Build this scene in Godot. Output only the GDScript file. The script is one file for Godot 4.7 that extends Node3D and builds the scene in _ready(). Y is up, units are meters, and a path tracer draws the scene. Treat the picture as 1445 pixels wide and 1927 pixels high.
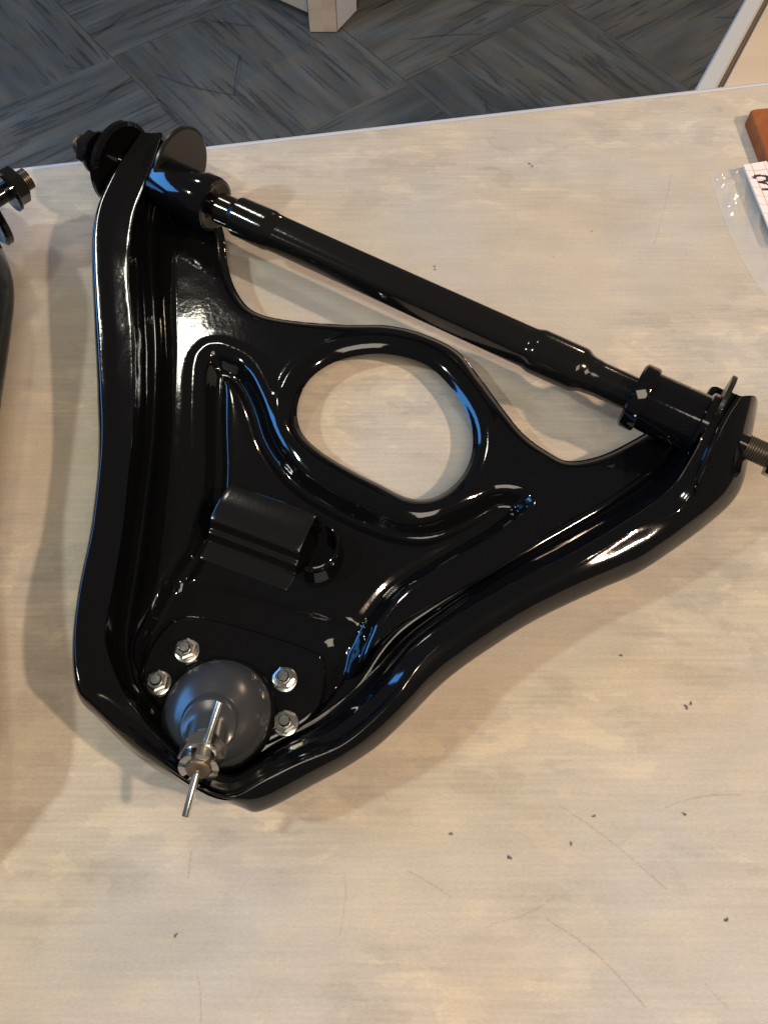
extends Node3D
# A stamped black suspension arm on a pale wood table, seen from above. Plan outlines below are in millimetres: x, height over the table, z.
const PATH_FOOT := [-190, 36, -531, -206, 34, -487, -212, 31, -447, -206, 29, -403, -193, 28, -336, -182, 27, -274, -177, 27, -240, -176, 26, -202, -176, 26, -169, -174, 26, -136, -168, 26, -111, -155, 26, -98, -128, 26, -76, -100, 26, -62, -75, 27, -53, -64, 27, -51, -43, 27, -61, -9, 27, -80, 14, 27, -100, 38, 27, -123, 85, 27, -154, 128, 27, -175, 156, 27, -188, 200, 28, -218, 222, 30, -240, 233, 33, -270, 242, 36, -298]
const PATH_CREST := [-184, 60, -530, -200, 58, -485, -206, 55, -447, -201, 52, -404, -188, 50, -337, -176, 49, -275, -172, 49, -241, -170, 49, -202, -171, 49, -169, -169, 48, -137, -163, 47, -113, -152, 46, -102, -124, 46, -80, -97, 46, -62, -77, 46, -55, -59, 46, -64, -42, 46, -72, -19, 46, -82, 5, 47, -103, 27, 47, -130, 71, 47, -160, 118, 47, -185, 148, 47, -203, 177, 49, -217, 190, 54, -240, 201, 61, -262, 217, 64, -287]
const PATH_BEND := [-169, 56, -535, -174, 54, -490, -180, 51, -452, -177, 49, -402, -165, 47, -339, -157, 46, -277, -155, 46, -241, -153, 46, -203, -153, 46, -170, -154, 44, -141, -147, 41, -122, -139, 38, -108, -118, 38, -86, -97, 37, -70, -79, 36, -64, -63, 36, -72, -49, 36, -80, -27, 37, -91, -2, 40, -111, 20, 42, -138, 66, 43, -168, 115, 43, -194, 144, 43, -212, 171, 46, -231, 184, 54, -248, 195, 62, -267, 213, 63, -291]
const PATH_VALLEY := [-177, 27, -565, -178, 21, -521, -180, 17, -482, -176, 15, -435, -164, 14, -365, -156, 14, -298, -154, 14, -259, -153, 14, -219, -153, 13, -181, -154, 11, -148, -148, 11, -128, -141, 11, -117, -123, 11, -97, -100, 11, -80, -83, 11, -74, -70, 11, -81, -57, 11, -89, -33, 11, -102, -8, 11, -123, 16, 13, -151, 66, 17, -186, 115, 18, -214, 147, 18, -234, 174, 18, -253, 193, 20, -273, 210, 23, -296, 227, 27, -318]
const PATH_WEB := [-173, 24, -560, -164, 21, -512, -157, 20, -473, -153, 20, -430, -144, 20, -361, -138, 20, -294, -136, 20, -256, -134, 20, -216, -136, 19, -178, -145, 9, -146, -143, 9, -131, -137, 9, -119, -120, 9, -101, -98, 9, -85, -83, 9, -80, -75, 9, -86, -63, 9, -95, -40, 9, -106, -19, 9, -128, 7, 16, -154, 65, 20, -189, 108, 20, -219, 139, 20, -237, 165, 20, -256, 188, 21, -277, 204, 23, -298, 221, 26, -321]
const INNER_EDGE := [-166, 16, -517, -145, 16, -494, -131, 16, -489, -123, 16, -472, -117, 16, -439, -108, 16, -413, -94, 16, -395, -70, 16, -387, -32, 16, -383, 3, 16, -382, 29, 16, -374, 52, 16, -359, 67, 16, -335, 79, 16, -313, 93, 16, -290, 108, 16, -276, 121, 16, -269, 142, 16, -273, 165, 16, -285, 189, 16, -301, 217, 16, -321]
const OVAL_HOLE := [-59, 16, -310, -54, 16, -331, -41, 16, -346, -22, 16, -355, 3, 16, -357, 29, 16, -348, 47, 16, -327, 58, 16, -301, 58, 16, -276, 49, 16, -256, 33, 16, -243, 16, 16, -242, -3, 16, -252, -25, 16, -265, -43, 16, -278, -55, 16, -292]
const LOW_FLOOR := [-121, 15, -349, -109, 15, -349, -96, 15, -339, -84, 15, -315, -73, 15, -285, -51, 15, -256, -11, 15, -231, 23, 15, -221, 50, 15, -231, 71, 15, -243, 87, 15, -242, 89, 15, -235, 69, 15, -218, 42, 15, -201, 12, 15, -181, -2, 15, -165, -10, 15, -152, -16, 15, -136, -25, 15, -108, -48, 15, -89, -82, 15, -75, -116, 15, -95, -140, 15, -117, -146, 15, -134, -142, 15, -155, -130, 15, -186, -117, 15, -218, -114, 15, -256, -119, 15, -306]
const JOINT_PLATE := [-141, 9, -131, -134, 9, -152, -120, 9, -163, -90, 9, -158, -42, 9, -142, -34, 9, -131, -36, 9, -110, -46, 9, -98, -72, 9, -85, -87, 9, -83, -118, 9, -100, -136, 9, -116]
const BASIN := [-141, 10, -167, -132, 10, -182, -105, 10, -183, -79, 10, -176, -49, 10, -167, -26, 10, -160, -10, 10, -155, 5, 10, -141, -25, 10, -89, -82, 10, -66, -125, 10, -83, -153, 10, -119, -152, 10, -147]
const POCKET := [-32, 8, -149, -23, 8, -146, -19, 8, -135, -23, 8, -122, -32, 8, -119, -36, 8, -131, -37, 8, -143]

const TABLE_Y := 0.75
var M := {}
var used := {}


func _ready():
	# camera
	var cam := Camera3D.new()
	cam.name = "camera"
	add_child(cam)
	cam.position = Vector3(0, TABLE_Y + 0.47, 0)
	cam.rotation_degrees = Vector3(-63, 0, 0)
	cam.fov = 65.0
	cam.near = 0.02
	cam.far = 30.0
	cam.current = true
	# surroundings: a dim room
	var we := WorldEnvironment.new()
	we.name = "surroundings"
	var env := Environment.new()
	env.background_mode = Environment.BG_COLOR
	env.background_color = Color(0.27, 0.26, 0.25)
	env.background_energy_multiplier = 1.0
	env.tonemap_mode = Environment.TONE_MAPPER_LINEAR
	env.tonemap_exposure = 1.28
	env.sdfgi_enabled = true
	env.ssao_enabled = true
	env.ssil_enabled = true
	we.environment = env
	add_child(we)
	# ceiling lamps of the room, each at its real place
	panel("large_ceiling_panel_light", Vector3(0.35, 2.6, 0.75), Vector2(1.0, 1.0), Vector3(0.1, 0.75, -0.3), Color(1.0, 0.94, 0.86), 1.6)
	lamp("warm_ceiling_spot", Vector3(1.75, 2.6, 0.45), Color(1.0, 0.88, 0.77), 3.8, 0.05)
	lamp("cool_ceiling_spot", Vector3(-1.9, 2.6, -0.2), Color(0.95, 1.0, 0.97), 1.8, 0.07)
	panel("blue_lit_side_panel_light", Vector3(-1.8, 1.5, -0.95), Vector2(1.5, 0.6), Vector3(-0.1, 0.75, -0.4), Color(0.34, 0.66, 1.0), 2.1)
	lamp("rear_warm_ceiling_spot", Vector3(1.5, 2.6, -3.3), Color(1.0, 0.88, 0.74), 1.3, 0.06)
	panel("rear_white_ceiling_panel_light", Vector3(-0.70, 2.6, -1.80), Vector2(0.2, 0.2), Vector3(-0.1, 0.75, -0.3), Color(1.0, 0.97, 0.90), 0.55)

	make_materials()
	build_floor()
	build_table()
	build_far_table()
	build_stand()
	var arm := build_arm(1.0, "control_arm", "glossy black triangular control arm with silver ball joint nuts lying mid table")
	var twin := build_arm(-1.0, "control_arm", "second black control arm mostly cut off by the left edge of the picture")
	twin.position += Vector3(-0.3836, 0, 0.0859)
	twin.rotation_degrees.y = 16.0
	build_bag()


# ---------- small helpers ----------
func lamp(called: String, at: Vector3, c: Color, e: float, size: float):
	var l := OmniLight3D.new()
	l.name = called
	l.light_color = c
	l.light_energy = e
	l.light_size = size
	l.omni_range = 12.0
	l.omni_attenuation = 2.0
	l.shadow_enabled = true
	add_child(l)
	l.position = at


func panel(called: String, at: Vector3, size: Vector2, towards: Vector3, c: Color, e: float):
	var l := AreaLight3D.new()
	l.name = called
	l.light_color = c
	l.light_energy = e
	l.area_size = size
	l.area_range = 12.0
	l.shadow_enabled = true
	add_child(l)
	l.position = at
	l.look_at_from_position(at, towards, Vector3(0.02, 1, 0.01))


func numbered(called: String) -> String:
	if not used.has(called):
		used[called] = 0
		return called
	used[called] += 1
	return "%s_%03d" % [called, used[called]]


func thing(called: String, label: String, category: String, at: Vector3, group := "") -> Node3D:
	var o := Node3D.new()
	o.name = numbered(called)
	add_child(o)
	o.position = at
	tag(o, label, category, group)
	return o


func tag(o: Node, label: String, category: String, group := ""):
	o.set_meta("label", label)
	o.set_meta("category", category)
	if group != "":
		o.set_meta("group", group)


func obj(called: String, mesh: Mesh, m: Material, parent: Node, at := Transform3D.IDENTITY) -> MeshInstance3D:
	var o := MeshInstance3D.new()
	o.name = called
	o.mesh = mesh
	o.material_override = m
	o.transform = at
	parent.add_child(o, true)
	return o


func build(v: PackedVector3Array, n: PackedVector3Array, f: PackedInt32Array, uv := PackedVector2Array()) -> ArrayMesh:
	var a := []
	a.resize(Mesh.ARRAY_MAX)
	a[Mesh.ARRAY_VERTEX] = v
	a[Mesh.ARRAY_NORMAL] = n
	if uv.size() == v.size():
		a[Mesh.ARRAY_TEX_UV] = uv
	a[Mesh.ARRAY_INDEX] = f
	var m := ArrayMesh.new()
	m.add_surface_from_arrays(Mesh.PRIMITIVE_TRIANGLES, a)
	return m


# a smooth surface of rows x columns points; normals from neighbours
func grid_mesh(p: PackedVector3Array, rows: int, cols: int, round_cols := false, flip := false, uv := PackedVector2Array()) -> ArrayMesh:
	var n := PackedVector3Array()
	n.resize(p.size())
	for r in rows:
		for c in cols:
			var c0 := (c - 1 + cols) % cols if round_cols else maxi(c - 1, 0)
			var c1 := (c + 1) % cols if round_cols else mini(c + 1, cols - 1)
			var a := p[r * cols + c1] - p[r * cols + c0]
			var b := p[mini(r + 1, rows - 1) * cols + c] - p[maxi(r - 1, 0) * cols + c]
			var k := a.cross(b)
			n[r * cols + c] = (-k if flip else k).normalized()
	var f := PackedInt32Array()
	for r in rows - 1:
		for c in (cols if round_cols else cols - 1):
			var c1 := (c + 1) % cols
			var q := [r * cols + c, r * cols + c1, (r + 1) * cols + c, (r + 1) * cols + c1]
			if flip:
				f.append_array([q[0], q[1], q[2], q[1], q[3], q[2]])
			else:
				f.append_array([q[0], q[2], q[1], q[1], q[2], q[3]])
	return build(p, n, f, uv)


# turned shape: profile of (radius, height) along y; hard corners by repeating a point
func lathe(profile: Array, sides := 40, squash := 1.0, facets := 0) -> ArrayMesh:
	var st := SurfaceTool.new()
	st.begin(Mesh.PRIMITIVE_TRIANGLES)
	for i in profile.size() - 1:
		var a: Vector2 = profile[i]
		var b: Vector2 = profile[i + 1]
		if a.distance_to(b) < 1e-7:
			continue
		var prev: Vector2 = profile[i - 1] if i > 0 else a
		var next: Vector2 = profile[i + 2] if i + 2 < profile.size() else b
		var d := (b - a).normalized()
		var da := d
		var db := d
		if a.distance_to(prev) > 1e-7 and (a - prev).normalized().dot(d) > 0.72:
			da = ((a - prev).normalized() + d).normalized()
		if b.distance_to(next) > 1e-7 and (next - b).normalized().dot(d) > 0.72:
			db = ((next - b).normalized() + d).normalized()
		for s in sides:
			var t0 := TAU * s / sides
			var t1 := TAU * (s + 1) / sides
			var q := []
			for pair in [[a, da, t0], [a, da, t1], [b, db, t0], [b, db, t1]]:
				var dir := Vector3(cos(pair[2]), 0, sin(pair[2]) * squash)
				var nd := dir
				if facets > 0:
					var mid := (t0 + t1) / 2
					nd = Vector3(cos(mid), 0, sin(mid))
				var nn: Vector3 = (nd * pair[1].y - Vector3.UP * pair[1].x).normalized()
				q.append([dir * pair[0].x + Vector3.UP * pair[0].y, nn])
			for k in [0, 1, 2, 1, 3, 2]:
				st.set_normal(q[k][1])
				st.add_vertex(q[k][0])
	return st.commit()


func box(size: Vector3, bevel: float) -> ArrayMesh:
	# a box whose twelve edges are chamfered
	var st := SurfaceTool.new()
	st.begin(Mesh.PRIMITIVE_TRIANGLES)
	var h := size / 2
	var b := minf(bevel, minf(h.x, minf(h.y, h.z)) * 0.6)
	for axis in 3:
		for s in [-1.0, 1.0]:
			var u := (axis + 1) % 3
			var w := (axis + 2) % 3
			var q := []
			for k in [[-1, -1], [1, -1], [1, 1], [-1, 1]]:
				var p := Vector3.ZERO
				p[axis] = s * h[axis]
				p[u] = k[0] * (h[u] - b)
				p[w] = k[1] * (h[w] - b)
				q.append(p)
			var n := Vector3.ZERO
			n[axis] = s
			face(st, q, n)
	for axis in 3:
		var u := (axis + 1) % 3
		var w := (axis + 2) % 3
		for su in [-1.0, 1.0]:
			for sw in [-1.0, 1.0]:
				var q := []
				for k in [[-1, 0], [1, 0], [1, 1], [-1, 1]]:
					var p := Vector3.ZERO
					p[axis] = k[0] * (h[axis] - b)
					p[u] = su * (h[u] - (b if k[1] == 1 else 0.0))
					p[w] = sw * (h[w] - (0.0 if k[1] == 1 else b))
					q.append(p)
				var n := Vector3.ZERO
				n[u] = su
				n[w] = sw
				face(st, q, n.normalized())
	for sx in [-1.0, 1.0]:
		for sy in [-1.0, 1.0]:
			for sz in [-1.0, 1.0]:
				var s := Vector3(sx, sy, sz)
				face(st, [Vector3(h.x, h.y - b, h.z - b) * s, Vector3(h.x - b, h.y, h.z - b) * s, Vector3(h.x - b, h.y - b, h.z) * s], s.normalized())
	return st.commit()


func face(st: SurfaceTool, q: Array, n: Vector3):
	var k: Vector3 = (q[1] - q[0]).cross(q[2] - q[0])
	var order := range(q.size())
	if k.dot(n) > 0:
		order.reverse()
	for i in range(1, q.size() - 1):
		for j in [order[0], order[i], order[i + 1]]:
			st.set_normal(n)
			st.set_uv(Vector2(q[j].x + q[j].y * 0.37, q[j].z + q[j].y * 0.61))
			st.add_vertex(q[j])


# a prism: plan outline (clockwise or not) pulled from y0 to y1
func prism(outline: PackedVector2Array, y0: float, y1: float, bevel := 0.0) -> ArrayMesh:
	var st := SurfaceTool.new()
	st.begin(Mesh.PRIMITIVE_TRIANGLES)
	var inner := outline
	if bevel > 0:
		var off := Geometry2D.offset_polygon(outline, -bevel, Geometry2D.JOIN_MITER)
		if off.size() == 1 and off[0].size() == outline.size():
			inner = off[0]
	var tri := Geometry2D.triangulate_polygon(inner)
	for i in range(0, tri.size(), 3):
		var q := []
		for k in 3:
			q.append(Vector3(inner[tri[i + k]].x, y1, inner[tri[i + k]].y))
		face(st, q, Vector3.UP)
		var w := []
		for k in 3:
			w.append(Vector3(inner[tri[i + k]].x, y0, inner[tri[i + k]].y))
		face(st, w, Vector3.DOWN)
	var n := outline.size()
	var mid := Vector2.ZERO
	for p in outline:
		mid += p / n
	var shift := 0
	if inner != outline:
		var best := 1e9
		for s in n:
			if inner[s].distance_to(outline[0]) < best:
				best = inner[s].distance_to(outline[0])
				shift = s
	for i in n:
		var a := outline[i]
		var b := outline[(i + 1) % n]
		var d := Vector2(b.y - a.y, a.x - b.x).normalized()
		if Geometry2D.is_point_in_polygon((a + b) / 2 + d * 1e-4, outline):
			d = -d
		face(st, [Vector3(a.x, y0, a.y), Vector3(b.x, y0, b.y), Vector3(b.x, y1 - bevel, b.y), Vector3(a.x, y1 - bevel, a.y)], Vector3(d.x, 0, d.y))
		if bevel > 0 and inner != outline:
			var c := inner[(i + 1 + shift) % n]
			var e := inner[(i + shift) % n]
			face(st, [Vector3(a.x, y1 - bevel, a.y), Vector3(b.x, y1 - bevel, b.y), Vector3(c.x, y1, c.y), Vector3(e.x, y1, e.y)], Vector3(d.x, 1, d.y).normalized())
	return st.commit()


func tube(path: Array, radius: float, sides := 12) -> ArrayMesh:
	var p := PackedVector3Array()
	var rows := path.size()
	for i in rows:
		var d: Vector3 = (path[mini(i + 1, rows - 1)] - path[maxi(i - 1, 0)]).normalized()
		var u := d.cross(Vector3(0.31, 0.2, 0.93)).normalized()
		var w := d.cross(u)
		var r := radius * (0.3 if i == 0 or i == rows - 1 else 1.0)
		for s in sides:
			var t := TAU * s / sides
			p.append(path[i] + (u * cos(t) + w * sin(t)) * r)
	return grid_mesh(p, rows, sides, true, true)


# ---------- materials ----------
func mat(c: Color, rough: float, metal := 0.0, spec := 0.5) -> StandardMaterial3D:
	var m := StandardMaterial3D.new()
	m.albedo_color = c
	m.roughness = rough
	m.metallic = metal
	m.metallic_specular = spec
	return m


func ripple(m: StandardMaterial3D, seed_: int, freq: float, strength: float, scale_: float):
	# brushed-on paint: slight unevenness of the surface
	var t := NoiseTexture2D.new()
	t.width = 256
	t.height = 256
	t.seamless = true
	t.as_normal_map = true
	t.bump_strength = 3.0
	var n := FastNoiseLite.new()
	n.seed = seed_
	n.frequency = freq
	n.fractal_octaves = 3
	t.noise = n
	m.normal_enabled = true
	m.normal_texture = t
	m.normal_scale = strength
	m.uv1_triplanar = true
	m.uv1_scale = Vector3.ONE * scale_


func lin(r: float, g: float, b: float) -> Color:
	return Color(r, g, b).linear_to_srgb()


func noise_image(seed_: int, freq: float, w: int, h: int, stretch := Vector2.ONE, octaves := 4, kind := FastNoiseLite.TYPE_SIMPLEX_SMOOTH, warp := 0.0, ridged := false) -> Image:
	var n := FastNoiseLite.new()
	n.seed = seed_
	n.noise_type = kind
	n.frequency = freq
	n.fractal_octaves = octaves
	if ridged:
		n.fractal_type = FastNoiseLite.FRACTAL_RIDGED
	if warp > 0.0:
		n.domain_warp_enabled = true
		n.domain_warp_amplitude = warp
		n.domain_warp_frequency = 0.012
	var im := n.get_image(maxi(int(w * stretch.x), 4), maxi(int(h * stretch.y), 4), false, false, false)
	im.resize(w, h, Image.INTERPOLATE_CUBIC)
	im.convert(Image.FORMAT_L8)
	return im


func make_materials():
	M.paint = mat(lin(0.0035, 0.0035, 0.004), 0.07)
	ripple(M.paint, 3, 0.03, 0.045, 26.0)
	M.shaft = mat(lin(0.007, 0.0065, 0.006), 0.12)
	ripple(M.shaft, 4, 0.05, 0.05, 20.0)
	M.rubber = mat(lin(0.036, 0.038, 0.041), 0.25)
	M.dull = mat(lin(0.010, 0.0092, 0.008), 0.3)
	M.steel = mat(lin(0.72, 0.71, 0.66), 0.24, 1.0)
	M.steel_end = mat(lin(0.30, 0.24, 0.19), 0.45, 1.0)
	M.thread = mat(lin(0.11, 0.09, 0.07), 0.35, 0.7)
	M.wood_top = table_material()
	M.edge_band = mat(lin(0.52, 0.52, 0.54), 0.4)
	M.strap = mat(lin(0.007, 0.0066, 0.0062), 0.17)
	ripple(M.strap, 5, 0.05, 0.05, 22.0)
	M.underside = mat(lin(0.3, 0.25, 0.2), 0.7)
	M.grey_edge = mat(lin(0.42, 0.42, 0.42), 0.55)
	M.dark_seam = mat(lin(0.10, 0.06, 0.035), 0.7)
	M.panel_wood = panel_material()
	M.white_wood = mat(lin(0.62, 0.66, 0.74), 0.6)


func table_material() -> StandardMaterial3D:
	# bleached wood laminate: streaks along x, mottled patches, pits and scratches. One texture covers 1.1 m x 0.9 m
	var w := 1760
	var h := 1440
	var fine := noise_image(11, 0.22, w, h, Vector2(0.035, 1.0), 3).get_data()
	var streak := noise_image(12, 0.035, w, h, Vector2(0.14, 1.0), 5).get_data()
	var cloud := noise_image(13, 0.008, w, h, Vector2(0.7, 1.0), 6, FastNoiseLite.TYPE_SIMPLEX_SMOOTH, 35.0).get_data()
	var flame := noise_image(14, 0.022, w, h, Vector2(0.50, 1.0), 7, FastNoiseLite.TYPE_SIMPLEX_SMOOTH, 26.0).get_data()
	var wisp := noise_image(18, 0.010, w, h, Vector2(0.55, 1.0), 5, FastNoiseLite.TYPE_SIMPLEX_SMOOTH, 40.0, true).get_data()
	var where := noise_image(15, 0.004, w, h, Vector2(0.6, 1.0), 3).get_data()
	var tint := noise_image(16, 0.005, w, h, Vector2(0.6, 0.8), 3).get_data()
	var grit := noise_image(17, 0.45, w, h, Vector2(0.5, 1.0), 2).get_data()
	var d := PackedByteArray()
	d.resize(w * h * 3)
	for i in w * h:
		var f := fine[i] / 255.0 - 0.5
		var s := streak[i] / 255.0 - 0.5
		var p := cloud[i] / 255.0 - 0.5
		var q := flame[i] / 255.0
		var much := smoothstep(0.40, 0.62, where[i] / 255.0)
		var t := tint[i] / 255.0 - 0.5
		var v := 1.0 + f * (0.06 + 0.05 * much) + s * 0.04 + p * 0.09 + (grit[i] / 255.0 - 0.5) * 0.09
		var wv := wisp[i] / 255.0
		var pale := smoothstep(0.60, 0.68, q) * 0.7 + smoothstep(0.80, 0.93, wv) * 0.8 * much
		var dim := smoothstep(0.41, 0.35, q) + 0.5 * smoothstep(0.30, 0.2, wv)
		v += (pale * 0.070 - dim * 0.045) * (0.25 + 0.75 * much)
		d[i * 3] = clampi(int(182.0 * v * (1.0 + t * 0.07 + pale * 0.012)), 0, 255)
		d[i * 3 + 1] = clampi(int(172.0 * v), 0, 255)
		d[i * 3 + 2] = clampi(int(158.0 * v * (1.0 - t * 0.10 - pale * 0.03)), 0, 255)
	var im := Image.create_from_data(w, h, false, Image.FORMAT_RGB8, d)
	# marks: (plan mm x, z) -> pixel
	var px := func(x: float, z: float) -> Vector2: return Vector2((x + 550.0) * 1.6, (z + 750.0) * 1.6)
	var r := RandomNumberGenerator.new()
	r.seed = 5
	for k in 2:
		var a: Vector2 = px.call(r.randf_range(-200, 330), r.randf_range(-600, 50))
		var ang := r.randf_range(-0.5, 0.5) + (0.9 if k % 3 == 0 else 0.0)
		scratch(im, a, a + Vector2(cos(ang), sin(ang)) * r.randf_range(20, 110), Color(0.36, 0.26, 0.18) if k % 2 == 0 else Color(0.93, 0.87, 0.76), r.randf_range(0.06, 0.2), r)
	for k in 12:
		var a: Vector2 = px.call(r.randf_range(-260, 340), r.randf_range(-620, 50))
		blot(im, a, r.randf_range(0.4, 1.1), Color(0.25, 0.2, 0.2), r.randf_range(0.25, 0.7))
	for mark in MARKS:
		blot(im, px.call(mark[0], mark[1]), mark[2], Color(0.16, 0.14, 0.2), 0.85)
	for s in SCRATCHES:
		scratch(im, px.call(s[0], s[1]), px.call(s[2], s[3]), Color(0.42, 0.27, 0.2), s[4], r)
	var m := mat(Color.WHITE, 0.46)
	m.albedo_texture = ImageTexture.create_from_image(im)
	m.metallic_specular = 0.4
	return m


func scratch(im: Image, a: Vector2, b: Vector2, c: Color, strength: float, r: RandomNumberGenerator):
	var n := int(a.distance_to(b))
	var bend := r.randf_range(-0.06, 0.06)
	for i in n + 1:
		var t := float(i) / maxf(n, 1)
		var p := a.lerp(b, t) + (b - a).orthogonal() * bend * sin(t * PI)
		if p.x < 0 or p.y < 0 or p.x >= im.get_width() or p.y >= im.get_height():
			continue
		var o := im.get_pixelv(Vector2i(p))
		var k := strength * r.randf_range(0.3, 1.0)
		im.set_pixelv(Vector2i(p), o.lerp(c, k))
		if sin(t * 9.0 + a.x) > 0.1 and p.x + 1 < im.get_width():
			var side := Vector2i(p) + Vector2i(1, 0)
			im.set_pixelv(side, im.get_pixelv(side).lerp(c, k * 0.45))


func blot(im: Image, at: Vector2, rad: float, c: Color, strength: float):
	for y in range(int(at.y - rad - 1), int(at.y + rad + 2)):
		for x in range(int(at.x - rad - 1), int(at.x + rad + 2)):
			if x < 0 or y < 0 or x >= im.get_width() or y >= im.get_height():
				continue
			var off := Vector2(x, y) - at
			var k := clampf(rad * (1.0 + 0.45 * sin(off.angle() * 2.0 + at.x) + 0.3 * sin(off.angle() * 3.0 + at.y)) + 0.5 - off.length(), 0, 1) * strength
			im.set_pixel(x, y, im.get_pixel(x, y).lerp(c, k))


const MARKS := [[122, -569, 1.5], [124, -566, 1.2], [67, -31, 1.5], [36, -43, 1.1], [176, -112, 1.6], [179, -114, 1.2], [142, -143, 1.1], [39, -454, 1.1], [39, -451, 1.0], [101, -38, 1.1], [165, -53, 1.2], [178, -1, 1.4], [-108, 6, 1.2], [115, -52, 1.1]]
const SCRATCHES := [[85, -1, 130, 38, 0.31], [-104, -34, -104, -21, 0.31], [239, -555, 213, -477, 0.19], [-95, 23, -91, 45, 0.22], [162, 28, 172, 39, 0.19], [13, -24, 36, -11, 0.22], [155, -56, 199, -63, 0.25], [-21, -24, -23, 6, 0.19], [89, -11, 56, 1, 0.15]]


func panel_material() -> StandardMaterial3D:
	var im := noise_image(31, 0.02, 256, 256, Vector2(0.1, 1.0), 4)
	im.convert(Image.FORMAT_RGB8)
	for y in 256:
		for x in 256:
			var v := 0.93 + (im.get_pixel(x, y).r - 0.5) * 0.2
			im.set_pixel(x, y, Color(0.80 * v, 0.72 * v, 0.62 * v))
	var m := mat(Color.WHITE, 0.55)
	m.albedo_texture = ImageTexture.create_from_image(im)
	m.uv1_triplanar = true
	m.uv1_scale = Vector3(2, 2, 2)
	return m


func carpet_material(k: int) -> StandardMaterial3D:
	# loop pile with dark random strokes along one way
	var n := 384
	var base := noise_image(40 + k, 0.018, n, n, Vector2(1.0, 0.16), 4).get_data()
	var mottle := noise_image(60 + k, 0.012, n, n, Vector2.ONE, 3).get_data()
	var pile := noise_image(80 + k, 0.4, n, n, Vector2.ONE, 2).get_data()
	var im := Image.create_empty(n, n, false, Image.FORMAT_RGB8)
	for y in n:
		for x in n:
			var i := y * n + x
			var v := 0.39 + (base[i] / 255.0 - 0.5) * 0.16 + (pile[i] / 255.0 - 0.5) * 0.12
			var t := mottle[i] / 255.0 - 0.5
			im.set_pixel(x, y, Color(v * (0.99 + t * 0.14), v * 1.0, v * (0.99 - t * 0.14)))
	var r := RandomNumberGenerator.new()
	r.seed = 100 + k
	for s in 85:
		var x := r.randf_range(0, n)
		var y := r.randf_range(-40, n)
		var len_ := r.randf_range(30, 190)
		var wid := r.randf_range(1.0, 4.6)
		var dark := r.randf_range(0.2, 0.55)
		var lean := r.randf_range(-0.05, 0.05)
		for j in int(len_):
			var ww := wid * sin(PI * (j + 1) / (len_ + 1))
			for o in range(-int(ww), int(ww) + 1):
				var xx := int(x + lean * j) + o
				var yy := int(y) + j
				if xx >= 0 and yy >= 0 and xx < n and yy < n:
					im.set_pixel(xx, yy, im.get_pixel(xx, yy).lerp(Color(0.17, 0.19, 0.22), dark * r.randf_range(0.5, 1.0)))
	# a few crossing strokes
	for s in 5:
		var a := Vector2(r.randf_range(0, n), r.randf_range(0, n))
		var b := a + Vector2(r.randf_range(-140, 140), r.randf_range(60, 150))
		for o in 3:
			scratch(im, a + Vector2(o, 0), b + Vector2(o, 0), Color(0.16, 0.18, 0.21), 0.8, r)
	var m := mat(Color(0.90, 0.905, 0.895), 0.95, 0.0, 0.2)
	m.albedo_texture = ImageTexture.create_from_image(im)
	return m


# ---------- surroundings ----------
func build_floor():
	var base := obj("floor", box(Vector3(9, 0.1, 9), 0.01), mat(lin(0.09, 0.095, 0.10), 0.9), self)
	base.position = Vector3(0, -0.062, -2.0)
	base.set_meta("kind", "structure")
	var kinds := []
	for k in 4:
		kinds.append(carpet_material(k))
	var st := SurfaceTool.new()
	st.begin(Mesh.PRIMITIVE_TRIANGLES)
	var h := 0.2492
	var q := [Vector3(-h, 0, -h), Vector3(h, 0, -h), Vector3(h, 0, h), Vector3(-h, 0, h)]
	for i in [0, 1, 2, 0, 2, 3]:
		st.set_normal(Vector3.UP)
		st.set_uv(Vector2(q[i].x / (2 * h) + 0.5, q[i].z / (2 * h) + 0.5))
		st.add_vertex(q[i])
	for i in 4:
		var a: Vector3 = q[i]
		var b: Vector3 = q[(i + 1) % 4]
		var lo := Vector3(1.004, 1, 1.004)
		var n := ((a + b) / 2).normalized()
		var dn := Vector3(0, -0.008, 0)
		for v in [a, b * lo + dn, b, a, a * lo + dn, b * lo + dn]:
			st.set_normal(n)
			st.set_uv(Vector2(v.x + 0.5, v.z + 0.5))
			st.add_vertex(v)
	var tile := st.commit()
	var turn := Basis(Vector3.UP, deg_to_rad(38.0))
	var r := RandomNumberGenerator.new()
	r.seed = 8
	for i in range(-5, 6):
		for j in range(-5, 6):
			var c := turn * Vector3(i * 0.5, 0, j * 0.5) + Vector3(-0.30, 0.0, -1.80)
			if absf(c.x) > 1.75 or c.z < -3.0 or c.z > -0.9:
				continue
			var quarter := ((i + j) % 2 + 2) % 2
			var o := obj("carpet_tile", tile, kinds[r.randi() % 4], base)
			o.transform = Transform3D(turn * Basis(Vector3.UP, PI / 2 * (quarter + 2 * (r.randi() % 2))), c - base.position + Vector3(0, r.randf_range(-0.0006, 0.0006), 0))


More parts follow.
